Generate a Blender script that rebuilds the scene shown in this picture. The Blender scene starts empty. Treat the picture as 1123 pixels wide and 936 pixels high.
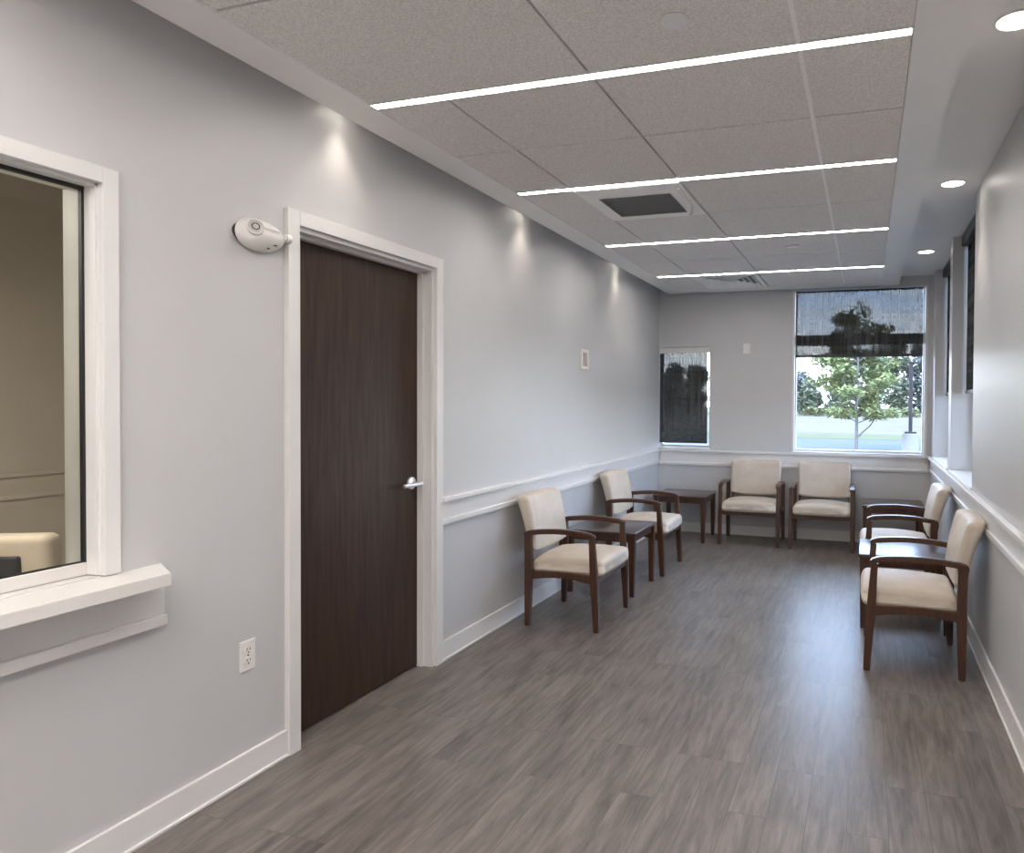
import bpy, bmesh, math, random
from mathutils import Vector, Matrix
PI = math.pi
random.seed(7)
SC = bpy.context.scene
C = SC.collection

# ------------------------------------------------------------ camera
cam_d = bpy.data.cameras.new('camera'); cam = bpy.data.objects.new('camera', cam_d); C.objects.link(cam)
R2 = Vector((0.95199515, 0.30605102, 0.00616445)); U2 = Vector((-0.01121647, 0.01475123, 0.99982828)); FW = Vector((-0.30590753, 0.95190082, -0.01747591))
cam.matrix_world = Matrix(((R2.x, U2.x, -FW.x, 0), (R2.y, U2.y, -FW.y, 0), (R2.z, U2.z, -FW.z, 1.40), (0, 0, 0, 1)))
cam_d.sensor_width = 36; cam_d.lens = 789.88 / 1123 * 36
cam_d.shift_x = -(696.79 - 561.5) / 1123; cam_d.shift_y = (454.0 - 468) / 1123
cam_d.clip_end = 500
SC.camera = cam

# ------------------------------------------------------------ light levels
EXPOSURE = 1.32
SKY = 6.0
STRIP = 20.0
SPOT_L = 2.8
SPOT_R = 7.0
ROOM_FILL = 14.0      # unseen fill lamps added near the camera
OFFICE = 19.0
WARM = (1.0, 0.86, 0.72); NEUT = (1.0, 0.93, 0.88)
SC.view_settings.view_transform = 'Standard'; SC.view_settings.look = 'None'
SC.view_settings.gamma = 1; SC.view_settings.use_curve_mapping = False
SC.view_settings.exposure = EXPOSURE

# world: pale overcast sky, clouds, bluer overhead
W = bpy.data.worlds.new('sky'); SC.world = W; W.use_nodes = True
nt = W.node_tree; nt.nodes.clear(); N = nt.nodes.new; K = nt.links.new
tc = N('ShaderNodeTexCoord'); sp = N('ShaderNodeSeparateXYZ'); K(tc.outputs['Generated'], sp.inputs[0])
rp = N('ShaderNodeValToRGB'); K(sp.outputs['Z'], rp.inputs[0])
e = rp.color_ramp.elements; e[0].position = 0.0; e[0].color = (0.80, 0.88, 1.0, 1); e[1].position = 0.7; e[1].color = (0.42, 0.60, 0.95, 1)
x = rp.color_ramp.elements.new(0.07); x.color = (0.80, 0.88, 1.0, 1); x = rp.color_ramp.elements.new(0.16); x.color = (0.40, 0.57, 0.95, 1)
mp = N('ShaderNodeMapping'); mp.inputs['Scale'].default_value = (7, 7, 30); K(tc.outputs['Generated'], mp.inputs[0])
ns = N('ShaderNodeTexNoise'); ns.inputs['Scale'].default_value = 1.6; ns.inputs['Detail'].default_value = 5; K(mp.outputs[0], ns.inputs[0])
cr = N('ShaderNodeValToRGB'); K(ns.outputs[0], cr.inputs[0]); cr.color_ramp.elements[0].position = 0.42; cr.color_ramp.elements[1].position = 0.80
mx = N('ShaderNodeMix'); mx.data_type = 'RGBA'; K(cr.outputs[0], mx.inputs[0]); K(rp.outputs[0], mx.inputs[6]); mx.inputs[7].default_value = (0.9, 0.95, 1.0, 1)
bg = N('ShaderNodeBackground'); bg.inputs[1].default_value = SKY; K(mx.outputs[2], bg.inputs[0])
wo = N('ShaderNodeOutputWorld'); K(bg.outputs[0], wo.inputs[0])

sd = bpy.data.lights.new('sun', 'SUN'); sd.energy = 1.5; sd.angle = 0.2; sd.color = (1, 0.97, 0.92)
so = bpy.data.objects.new('sun', sd); C.objects.link(so); so.rotation_euler = (math.radians(48), 0, math.radians(-25))

# ------------------------------------------------------------ materials
def new_mat(name):
    m = bpy.data.materials.new(name); m.use_nodes = True
    return m, m.node_tree, m.node_tree.nodes['Principled BSDF']
def mat(name, col, rough=0.5, metal=0, noise=0.0, nscale=40, bump=0.0, spec=None, coat=0, stretch=(1, 1, 1), emit=None, estr=0, bscale=None):
    m, t, b = new_mat(name)
    b.inputs['Base Color'].default_value = (*col, 1); b.inputs['Roughness'].default_value = rough; b.inputs['Metallic'].default_value = metal
    if spec is not None: b.inputs['Specular IOR Level'].default_value = spec
    if coat: b.inputs['Coat Weight'].default_value = coat; b.inputs['Coat Roughness'].default_value = 0.15
    if emit: b.inputs['Emission Color'].default_value = (*emit, 1); b.inputs['Emission Strength'].default_value = estr
    if noise or bump:
        tc = t.nodes.new('ShaderNodeTexCoord'); mp = t.nodes.new('ShaderNodeMapping'); mp.inputs['Scale'].default_value = stretch
        n = t.nodes.new('ShaderNodeTexNoise'); n.inputs['Scale'].default_value = nscale; n.inputs['Detail'].default_value = 4
        t.links.new(tc.outputs['Object'], mp.inputs[0]); t.links.new(mp.outputs[0], n.inputs[0])
        if noise:
            r = t.nodes.new('ShaderNodeValToRGB'); t.links.new(n.outputs[0], r.inputs[0])
            r.color_ramp.elements[0].position = 0.3; r.color_ramp.elements[1].position = 0.7
            r.color_ramp.elements[0].color = (*[c * (1 - noise) for c in col], 1); r.color_ramp.elements[1].color = (*[min(1, c * (1 + noise)) for c in col], 1)
            t.links.new(r.outputs[0], b.inputs['Base Color'])
        if bump:
            bn = t.nodes.new('ShaderNodeTexNoise'); bn.inputs['Scale'].default_value = bscale or nscale; t.links.new(mp.outputs[0], bn.inputs[0])
            bp = t.nodes.new('ShaderNodeBump'); bp.inputs['Strength'].default_value = bump; bp.inputs['Distance'].default_value = 0.003
            t.links.new(bn.outputs[0], bp.inputs['Height']); t.links.new(bp.outputs[0], b.inputs['Normal'])
    return m
M = {}
M['wall'] = mat('grey_wall_paint', (0.56, 0.56, 0.565), 0.42, noise=0.015, nscale=2.5, bump=0.03, bscale=350, spec=0.4)
M['office_wall'] = mat('beige_office_paint', (0.52, 0.465, 0.39), 0.6, noise=0.02, nscale=3)
M['trim'] = mat('white_satin_trim', (0.73, 0.72, 0.71), 0.38, noise=0.01, nscale=8)
M['sill'] = mat('white_laminate', (0.70, 0.68, 0.655), 0.35, noise=0.01, nscale=10)
M['cloud'] = mat('white_drywall', (0.86, 0.86, 0.86), 0.5, noise=0.01, nscale=5)
M['highceil'] = mat('soffit_drywall', (0.86, 0.86, 0.86), 0.5, noise=0.01, nscale=5)
M['tile'] = mat('mineral_ceiling_tile', (0.79, 0.77, 0.76), 0.9, noise=0.17, nscale=160, bump=0.6, bscale=160, spec=0.1)
M['grid'] = mat('white_ceiling_grid', (0.92, 0.92, 0.92), 0.5, noise=0.01)
M['groove'] = mat('shadow_reveal_metal', (0.30, 0.30, 0.31), 0.6, noise=0.01)
M['chrome'] = mat('brushed_chrome', (0.85, 0.86, 0.88), 0.36, metal=1, noise=0.03, nscale=120)
M['black'] = mat('black_rubber', (0.012, 0.012, 0.013), 0.5, noise=0.1)
M['dark_frame'] = mat('dark_bronze_metal', (0.03, 0.03, 0.035), 0.4, noise=0.05)
M['white_frame'] = mat('white_window_frame', (0.80, 0.82, 0.85), 0.4, noise=0.01)
M['plastic'] = mat('white_plastic', (0.80, 0.78, 0.75), 0.35, noise=0.01)
M['plastic2'] = mat('beige_plastic', (0.42, 0.36, 0.31), 0.4, noise=0.03)
M['slot'] = mat('dark_slot', (0.05, 0.045, 0.04), 0.6, noise=0.05)
M['lens'] = mat('clear_lamp_lens', (0.55, 0.53, 0.5), 0.12, noise=0.1, nscale=60, coat=0.5)
M['grille'] = mat('dark_return_grille', (0.55, 0.55, 0.56), 0.6, noise=0.1)
M['strip'] = mat('led_strip_diffuser', (0.9, 0.9, 0.9), 0.4, noise=0.01, emit=(1.0, 0.94, 0.90), estr=STRIP)
M['lampglow'] = mat('downlight_lens', (0.9, 0.88, 0.85), 0.4, noise=0.01, emit=(1.0, 0.92, 0.82), estr=7.0)
M['reflector'] = mat('satin_reflector', (0.85, 0.83, 0.8), 0.35, noise=0.01)
M['concrete'] = mat('pale_concrete', (0.17, 0.17, 0.166), 0.8, spec=0.1, noise=0.06, nscale=8)
M['asphalt'] = mat('pale_wet_pavement', (0.074, 0.084, 0.084), 0.9, spec=0, noise=0.08, nscale=0.6, stretch=(.3, 2, 1))
M['gravel'] = mat('pale_gravel_field', (0.105, 0.098, 0.087), 0.9, spec=0, noise=0.25, nscale=0.25, stretch=(.4, 2.5, 1))
M['grass'] = mat('mown_grass', (0.080, 0.085, 0.058), 0.9, spec=0, noise=0.25, nscale=1.5, stretch=(.5, 2, 1))
M['bark'] = mat('grey_bark', (0.09, 0.085, 0.09), 0.85, noise=0.2, nscale=20, stretch=(1, 1, .3))
M['pole'] = mat('dark_pole_paint', (0.02, 0.017, 0.022), 0.6, noise=0.05, spec=0.2)

def wood(name, c1, c2, rough=0.35, axis='z', scale=1.0, coat=0.15):
    m, t, b = new_mat(name)
    tc = t.nodes.new('ShaderNodeTexCoord'); mp = t.nodes.new('ShaderNodeMapping')
    s = {'z': (14, 14, 0.9), 'x': (0.9, 14, 14), 'y': (14, 0.9, 14)}[axis]
    mp.inputs['Scale'].default_value = tuple(v * scale for v in s)
    n = t.nodes.new('ShaderNodeTexNoise'); n.inputs['Scale'].default_value = 4; n.inputs['Detail'].default_value = 8; n.inputs['Distortion'].default_value = 0.4
    r = t.nodes.new('ShaderNodeValToRGB'); r.color_ramp.elements[0].position = 0.3; r.color_ramp.elements[1].position = 0.72
    r.color_ramp.elements[0].color = (*c1, 1); r.color_ramp.elements[1].color = (*c2, 1)
    t.links.new(tc.outputs['Object'], mp.inputs[0]); t.links.new(mp.outputs[0], n.inputs[0]); t.links.new(n.outputs[0], r.inputs[0]); t.links.new(r.outputs[0], b.inputs['Base Color'])
    b.inputs['Roughness'].default_value = rough; b.inputs['Coat Weight'].default_value = coat; b.inputs['Coat Roughness'].default_value = 0.25
    return m
M['door'] = wood('dark_walnut_veneer', (0.028, 0.013, 0.007), (0.054, 0.029, 0.017), 0.5, coat=0)
M['door'].node_tree.nodes['Principled BSDF'].inputs['Specular IOR Level'].default_value = 0.3
M['chairwood'] = wood('stained_chair_wood', (0.050, 0.020, 0.010), (0.085, 0.036, 0.018), 0.33)
M['tabletop'] = wood('dark_tabletop_laminate', (0.045, 0.026, 0.022), (0.070, 0.042, 0.035), 0.28, axis='y', coat=0.4)

def fabric():
    m, t, b = new_mat('cream_vinyl_upholstery')
    tc = t.nodes.new('ShaderNodeTexCoord')
    n = t.nodes.new('ShaderNodeTexNoise'); n.inputs['Scale'].default_value = 9; n.inputs['Detail'].default_value = 6
    r = t.nodes.new('ShaderNodeValToRGB'); r.color_ramp.elements[0].position = 0.35; r.color_ramp.elements[1].position = 0.7
    r.color_ramp.elements[0].color = (0.55, 0.475, 0.39, 1); r.color_ramp.elements[1].color = (0.62, 0.545, 0.455, 1)
    f = t.nodes.new('ShaderNodeTexNoise'); f.inputs['Scale'].default_value = 420
    bp = t.nodes.new('ShaderNodeBump'); bp.inputs['Strength'].default_value = 0.25; bp.inputs['Distance'].default_value = 0.002
    for a, q in ((n, 0), (f, 0)): t.links.new(tc.outputs['Object'], a.inputs[0])
    t.links.new(n.outputs[0], r.inputs[0]); t.links.new(r.outputs[0], b.inputs['Base Color'])
    t.links.new(f.outputs[0], bp.inputs['Height']); t.links.new(bp.outputs[0], b.inputs['Normal'])
    b.inputs['Roughness'].default_value = 0.55
    return m
M['fabric'] = fabric()

def floor_mat():
    m, t, b = new_mat('grey_brown_vinyl_planks'); N = t.nodes.new; K = t.links.new
    tc = N('ShaderNodeTexCoord'); s = N('ShaderNodeSeparateXYZ'); K(tc.outputs['Object'], s.inputs[0])
    off = N('ShaderNodeMath'); off.operation = 'ADD'; off.inputs[1].default_value = 10 * 0.13 + 0.308; K(s.outputs['X'], off.inputs[0])
    cb = N('ShaderNodeCombineXYZ'); K(s.outputs['Y'], cb.inputs[0]); K(off.outputs[0], cb.inputs[1])
    br = N('ShaderNodeTexBrick'); K(cb.outputs[0], br.inputs[0])
    br.inputs['Scale'].default_value = 1; br.inputs['Brick Width'].default_value = 0.92; br.inputs['Row Height'].default_value = 0.13
    br.inputs['Mortar Size'].default_value = 0.0012; br.inputs['Mortar Smooth'].default_value = 0.3; br.offset = 0.37; br.offset_frequency = 3
    br.inputs['Color1'].default_value = (0.0, 0, 0, 1); br.inputs['Color2'].default_value = (1, 1, 1, 1); br.inputs['Mortar'].default_value = (0.5, 0.5, 0.5, 1)
    # streaky grain, shifted from plank to plank
    vm = N('ShaderNodeVectorMath'); vm.operation = 'MULTIPLY_ADD'; K(br.outputs['Color'], vm.inputs[0]); vm.inputs[1].default_value = (3, 3, 3); K(tc.outputs['Object'], vm.inputs[2])
    m1 = N('ShaderNodeMapping'); m1.inputs['Scale'].default_value = (24, 2.6, 1); K(vm.outputs[0], m1.inputs[0])
    n1 = N('ShaderNodeTexNoise'); n1.inputs['Scale'].default_value = 1.6; n1.inputs['Detail'].default_value = 9; n1.inputs['Roughness'].default_value = 0.62; n1.inputs['Distortion'].default_value = 0.5; K(m1.outputs[0], n1.inputs[0])
    m2 = N('ShaderNodeMapping'); m2.inputs['Scale'].default_value = (7, 1.3, 1); K(vm.outputs[0], m2.inputs[0])
    n2 = N('ShaderNodeTexNoise'); n2.inputs['Scale'].default_value = 1.5; n2.inputs['Detail'].default_value = 4; K(m2.outputs[0], n2.inputs[0])
    ad = N('ShaderNodeMath'); ad.operation = 'MULTIPLY_ADD'; ad.inputs[1].default_value = 0.55; K(n2.outputs[0], ad.inputs[0]); K(n1.outputs[0], ad.inputs[2])
    a2 = N('ShaderNodeMath'); a2.operation = 'MULTIPLY_ADD'; a2.inputs[1].default_value = 0.06; K(br.outputs['Color'], a2.inputs[0]); K(ad.outputs[0], a2.inputs[2])
    r = N('ShaderNodeValToRGB'); K(a2.outputs[0], r.inputs[0]); r.color_ramp.elements[0].position = 0.58; r.color_ramp.elements[1].position = 1.02
    r.color_ramp.elements[0].color = (0.088, 0.075, 0.068, 1); r.color_ramp.elements[1].color = (0.230, 0.201, 0.180, 1)
    mx = N('ShaderNodeMix'); mx.data_type = 'RGBA'; K(br.outputs['Fac'], mx.inputs[0]); K(r.outputs[0], mx.inputs[6]); mx.inputs[7].default_value = (0.085, 0.076, 0.07, 1)
    K(mx.outputs[2], b.inputs['Base Color'])
    rr = N('ShaderNodeMapRange'); rr.inputs[3].default_value = 0.30; rr.inputs[4].default_value = 0.44; K(n1.outputs[0], rr.inputs[0]); K(rr.outputs[0], b.inputs['Roughness'])
    bp = N('ShaderNodeBump'); bp.inputs['Strength'].default_value = 0.12; bp.inputs['Distance'].default_value = 0.002; K(n1.outputs[0], bp.inputs['Height']); K(bp.outputs[0], b.inputs['Normal'])
    b.inputs['Specular IOR Level'].default_value = 0.5
    return m
M['floor'] = floor_mat()

def glass(name, tint=(0.97, 0.99, 0.98), refl=0.06):
    m = bpy.data.materials.new(name); m.use_nodes = True; t = m.node_tree; t.nodes.clear(); N = t.nodes.new
    tr = N('ShaderNodeBsdfTransparent'); tr.inputs[0].default_value = (*tint, 1); gl = N('ShaderNodeBsdfGlossy'); gl.inputs['Roughness'].default_value = 0.01
    lw = N('ShaderNodeFresnel'); lw.inputs[0].default_value = 1.45; ml = N('ShaderNodeMath'); ml.operation = 'MULTIPLY'; ml.inputs[1].default_value = refl / 0.04
    mx = N('ShaderNodeMixShader'); o = N('ShaderNodeOutputMaterial')
    t.links.new(lw.outputs[0], ml.inputs[0]); t.links.new(ml.outputs[0], mx.inputs[0]); t.links.new(tr.outputs[0], mx.inputs[1]); t.links.new(gl.outputs[0], mx.inputs[2]); t.links.new(mx.outputs[0], o.inputs[0])
    return m
M['glass'] = glass('window_glass', refl=0.04)

def shade(name, horiz='X', dens=0.17):
    # woven solar screen: open mesh lets part of the light straight through, threads vary in tone
    m = bpy.data.materials.new(name); m.use_nodes = True; t = m.node_tree; t.nodes.clear(); N = t.nodes.new; K = t.links.new
    tc = N('ShaderNodeTexCoord')
    m1 = N('ShaderNodeMapping'); m1.inputs['Scale'].default_value = (60, 60, 1.0); K(tc.outputs['Object'], m1.inputs[0])
    n1 = N('ShaderNodeTexNoise'); n1.inputs['Scale'].default_value = 1; n1.inputs['Detail'].default_value = 0; K(m1.outputs[0], n1.inputs[0])
    m2 = N('ShaderNodeMapping'); m2.inputs['Scale'].default_value = (1, 1, 30); K(tc.outputs['Object'], m2.inputs[0])
    n2 = N('ShaderNodeTexNoise'); n2.inputs['Scale'].default_value = 1; n2.inputs['Detail'].default_value = 0; K(m2.outputs[0], n2.inputs[0])
    ad = N('ShaderNodeMath'); ad.operation = 'MULTIPLY_ADD'; ad.inputs[1].default_value = 0.5; K(n2.outputs[0], ad.inputs[0]); K(n1.outputs[0], ad.inputs[2])
    mr = N('ShaderNodeMapRange'); mr.inputs[1].default_value = 0.45; mr.inputs[2].default_value = 1.05; mr.inputs[3].default_value = 0.035; mr.inputs[4].default_value = 0.095; K(ad.outputs[0], mr.inputs[0])
    tr = N('ShaderNodeBsdfTransparent'); df = N('ShaderNodeBsdfDiffuse'); df.inputs[0].default_value = (0.062, 0.056, 0.055, 1)
    mx = N('ShaderNodeMixShader'); o = N('ShaderNodeOutputMaterial')
    mx.inputs[0].default_value = dens; cc = N('ShaderNodeCombineColor'); [K(mr.outputs[0], cc.inputs[i]) for i in range(3)]; K(cc.outputs[0], df.inputs[0]); K(df.outputs[0], mx.inputs[1]); K(tr.outputs[0], mx.inputs[2]); K(mx.outputs[0], o.inputs[0])
    return m
M['shade'] = shade('charcoal_solar_screen')

def leafmat(name, c1, c2):
    m, t, b = new_mat(name)
    oi = t.nodes.new('ShaderNodeTexCoord'); n = t.nodes.new('ShaderNodeTexNoise'); n.inputs['Scale'].default_value = 1.8; n.inputs['Detail'].default_value = 5
    r = t.nodes.new('ShaderNodeValToRGB'); r.color_ramp.elements[0].position = 0.35; r.color_ramp.elements[1].position = 0.65
    r.color_ramp.elements[0].color = (*c1, 1); r.color_ramp.elements[1].color = (*c2, 1)
    t.links.new(oi.outputs['Object'], n.inputs[0]); t.links.new(n.outputs[0], r.inputs[0]); t.links.new(r.outputs[0], b.inputs['Base Color'])
    b.inputs['Roughness'].default_value = 0.7
    try: b.inputs['Transmission Weight'].default_value = 0
    except Exception: pass
    return m
M['leaf'] = leafmat('spring_leaves', (0.090, 0.118, 0.040), (0.185, 0.205, 0.085))
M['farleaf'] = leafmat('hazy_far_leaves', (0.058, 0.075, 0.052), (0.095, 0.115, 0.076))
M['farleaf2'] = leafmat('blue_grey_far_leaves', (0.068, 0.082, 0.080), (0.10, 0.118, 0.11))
M['shrub'] = leafmat('yellow_green_shrub', (0.075, 0.09, 0.03), (0.125, 0.13, 0.055))

# ------------------------------------------------------------ mesh helpers
def bx(bm, x0, x1, y0, y1, z0, z1, bevel=0, seg=2):
    r = bmesh.ops.create_cube(bm, size=1); vs = r['verts']
    for v in vs:
        v.co.x = x0 if v.co.x < 0 else x1; v.co.y = y0 if v.co.y < 0 else y1; v.co.z = z0 if v.co.z < 0 else z1
    if bevel:
        es = list({e for v in vs for e in v.link_edges})
        bmesh.ops.bevel(bm, geom=es, offset=bevel, segments=seg, profile=0.5, affect='EDGES')
    return vs
def cyl(bm, c, r, h, axis='z', seg=32, r2=None, bevel=0):
    m = {'z': Matrix(), 'x': Matrix.Rotation(PI / 2, 4, 'Y'), 'y': Matrix.Rotation(-PI / 2, 4, 'X')}[axis]
    res = bmesh.ops.create_cone(bm, cap_ends=True, segments=seg, radius1=r, radius2=r if r2 is None else r2, depth=h, matrix=Matrix.Translation(c) @ m)
    if bevel:
        es = [e for e in {e for v in res['verts'] for e in v.link_edges} if any(len(f.verts) > 4 for f in e.link_faces)]
        bmesh.ops.bevel(bm, geom=es, offset=bevel, segments=3, affect='EDGES')
    return res['verts']
def lathe(bm, prof, seg=40, c=(0, 0, 0), axis='z', cap=False):
    rings = []
    for r, h in prof:
        ring = []
        for i in range(seg):
            a = 2 * PI * i / seg; p = (r * math.cos(a), r * math.sin(a), h)
            if axis == 'x': p = (h, p[0], p[1])
            if axis == 'y': p = (p[0], h, p[1])
            ring.append(bm.verts.new((p[0] + c[0], p[1] + c[1], p[2] + c[2])))
        rings.append(ring)
    for a, b in zip(rings, rings[1:]):
        for i in range(seg): bm.faces.new((a[i], a[(i + 1) % seg], b[(i + 1) % seg], b[i]))
    if cap: bm.faces.new(rings[0]); bm.faces.new(rings[-1])
def sweep(bm, pts, section):
    """section(i) -> list of 3-D corner points for station i; builds a closed tube"""
    rings = [[bm.verts.new(p) for p in section(i)] for i in range(len(pts))]
    n = len(rings[0])
    for a, b in zip(rings, rings[1:]):
        for i in range(n): bm.faces.new((a[i], a[(i + 1) % n], b[(i + 1) % n], b[i]))
    bm.faces.new(rings[0]); bm.faces.new(rings[-1])
def strut(bm, st, x, w, bevel=0.004):
    """bar in the YZ plane: stations (y0,z0,y1,z1) give the two edges, w its width about x"""
    n0 = set(bm.verts)
    sweep(bm, st, lambda i: [(x - w / 2, st[i][0], st[i][1]), (x + w / 2, st[i][0], st[i][1]), (x + w / 2, st[i][2], st[i][3]), (x - w / 2, st[i][2], st[i][3])])
    bmesh.ops.recalc_face_normals(bm, faces=bm.faces)
    if bevel:
        es = [e for e in bm.edges if e.verts[0] not in n0 and len(e.link_faces) == 2 and e.calc_face_angle(0) > 0.6]
        bmesh.ops.bevel(bm, geom=es, offset=bevel, segments=2, affect='EDGES')
def cushion(bm, sx, sy, sz, r, f, cuts=(10, 8, 4)):
    """rounded box centred at origin, sliced so that f(co) can bend it"""
    vs = bx(bm, -sx / 2, sx / 2, -sy / 2, sy / 2, -sz / 2, sz / 2, bevel=r, seg=5)
    for ax, s, n in ((0, sx, cuts[0]), (1, sy, cuts[1]), (2, sz, cuts[2])):
        for k in range(1, n):
            co = [0, 0, 0]; no = [0, 0, 0]; co[ax] = -s / 2 + s * k / n; no[ax] = 1
            bmesh.ops.bisect_plane(bm, geom=bm.verts[:] + bm.edges[:] + bm.faces[:], plane_co=co, plane_no=no)
    for v in bm.verts: v.co = Vector(f(v.co))
def obj(name, bm, m, parent=None, smooth=False, loc=None, rot=None, ang=0.6):
    bmesh.ops.recalc_face_normals(bm, faces=bm.faces)
    me = bpy.data.meshes.new(name)
    if smooth:
        for f in bm.faces: f.smooth = True
        for e in bm.edges:
            if len(e.link_faces) == 2 and e.calc_face_angle(0) > ang: e.smooth = False
    bm.to_mesh(me); bm.free(); me.materials.append(m)
    o = bpy.data.objects.new(name, me); C.objects.link(o)
    if parent is not None: o.parent = parent
    if loc: o.location = loc
    if rot: o.rotation_euler = rot
    return o
def tag(o, label, cat, group=None, kind=None):
    o['label'] = label; o['category'] = cat
    if group: o['group'] = group
    if kind: o['kind'] = kind
    return o
def thing(name, label, cat, loc=(0, 0, 0), rz=0, group=None):
    o = bpy.data.objects.new(name, None); C.objects.link(o); o.location = loc; o.rotation_euler = (0, 0, rz); o.empty_display_size = 0.1
    return tag(o, label, cat, group)
def struct(name, bm, m, parent=None, label=None, cat=None, smooth=False):
    o = obj(name, bm, m, parent, smooth)
    if parent is None:
        o['kind'] = 'structure'
        if label: o['label'] = label
        if cat: o['category'] = cat
    return o
def copy_tree(o, parent=None):
    c = o.copy(); C.objects.link(c)
    if parent is not None: c.parent = parent
    for ch in [k for k in bpy.data.objects if k.parent == o]: copy_tree(ch, c)
    return c
def B(*boxes, bevel=0):
    bm = bmesh.new()
    for b in boxes: bx(bm, *b, bevel=bevel)
    return bm

# ------------------------------------------------------------ room shell
XL, XR, YE, YB = -2.159, 0.601, 7.541, -2.8
XLo = -2.285                      # far face of the left wall
ZC, ZH, ZT = 2.552, 2.64, 2.85
struct('floor', B((XLo, XR + 0.3, YB, YE + 0.3, -0.12, 0)), M['floor'], label='grey-brown wood-look plank floor of the waiting room', cat='floor')
# door opening y 2.31..3.262 z<2.085 ; office window y 0.15..1.54 z .88..2.03
struct('wall_left', B((XLo, XL, YB, 0.15, 0, ZT), (XLo, XL, 0.15, 1.54, 0, 0.83), (XLo, XL, 0.15, 1.54, 2.03, ZT), (XLo, XL, 1.54, 2.31, 0, ZT),
                      (XLo, XL, 2.31, 3.262, 2.085, ZT), (XLo, XL, 3.262, YE + 0.2, 0, ZT)), M['wall'], label='long light grey wall with the door', cat='wall')
# end wall: small window x -2.159..-1.597 z .90..1.985 ; large window x -.725..0.56 z .885..2.54
Y1 = YE + 0.2
struct('wall_back', B((XL, -1.597, YE, Y1, -0.1, 0.90), (XL, -1.597, YE, Y1, 1.985, ZT), (-1.597, -0.725, YE, Y1, -0.1, ZT),
                      (-0.725, 0.552, YE, Y1, -0.1, 0.885), (-0.725, 0.552, YE, Y1, 2.54, ZT), (0.552, XR + 0.25, YE, Y1, -0.1, ZT)), M['wall'], label='light grey end wall with two windows', cat='wall')
XO = XR + 0.22
struct('wall_right', B((XR, XO, YB, 4.70, -0.1, ZT), (XR, XO, 4.70, 7.27, -0.1, 0.885), (XR, XO, 5.87, 6.04, 0.885, ZT), (XR, XO, 7.27, YE, -0.1, ZT),
                       (XR + 0.17, XO, 4.70, 5.87, ZH + 0.01, ZT), (XR + 0.17, XO, 6.04, 7.27, ZH + 0.01, ZT)), M['wall'], label='grey window wall on the right', cat='wall')
struct('wall_front', B((XLo, XO, YB - 0.15, YB, -0.1, ZT)), M['wall'], label='grey wall behind the viewer', cat='wall')
# high ceiling (soffit level) with holes left for nothing: lamps sit just below it
struct('ceiling', B((XLo, XO + 0.05, YB - 0.15, YE + 0.25, ZH, ZT + 0.05)), M['highceil'], label='smooth white upper ceiling above the dropped panel', cat='ceiling')

# dropped ceiling: drywall border + tiles, fine dark reveals between tiles
CX0, CX1, CY0, CY1 = -2.040, 0.286, YB + 0.05, 7.50
TX0, TX1, TY0, TY1 = -1.868, 0.127, -2.6, 7.255
struct('trim_1', B((CX0, TX0, CY0, CY1, ZC, ZH), (TX1, CX1, CY0, CY1, ZC, ZH), (TX0, TX1, TY1, CY1, ZC, ZH), (TX0, TX1, CY0, TY0, ZC, ZH)), M['cloud'],
       label='smooth white border around the ceiling tiles', cat='ceiling border')
struct('trim_2', B((TX0, TX1, TY0, TY1, ZC + 0.03, ZH)), M['groove'], label='dark reveal above the ceiling tiles', cat='ceiling reveal')
xs = [TX0, -1.55, -0.945, -0.222, TX1]
strips_y = [-1.70, -0.32, 1.045, 2.402, 3.645, 5.055, 6.440]
mids = [-2.6, -1.0, 0.36, 1.677, 3.016, 4.345, 5.75, 7.255]
SW = 0.025
rows = []
for i in range(len(strips_y)):
    rows.append((mids[i], strips_y[i] - SW)); rows.append((strips_y[i] + SW, mids[i + 1]))
g = 0.0045
vent_cells = {(1, 3.645 + SW): 'return', (1, 6.440 + SW): 'supply'}
tile_b = []
for i in range(4):
    for (a, b) in rows:
        if i == 1 and a < 2.39: continue      # the nearest bay has one wide tile here
        if (i, a) in vent_cells: continue
        tile_b.append((xs[i] + g, (xs[2] if i == 0 and a < 2.39 else xs[i + 1]) - g, a + (g if a in mids else 0.004), b - (g if b in mids else 0.004)))
bm = bmesh.new()
for (a, b, c, d) in tile_b: bx(bm, a, b, c, d, ZC + 0.002, ZC + 0.025, bevel=0.0015, seg=1)
struct('trim_3', bm, M['tile'], label='speckled grey ceiling tiles of the dropped ceiling', cat='ceiling tiles')
bm = bmesh.new()
for (a, b) in rows:
    bx(bm, -0.222 - 0.0075, -0.222 + 0.0075, a, b, ZC - 0.001, ZC + 0.02)
for x in (TX0, TX1): bx(bm, x - 0.003, x + 0.003, TY0, TY1, ZC + 0.003, ZC + 0.02)
struct('trim_4', bm, M['grid'], label='thin white metal grid between ceiling tiles', cat='ceiling grid')

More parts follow.
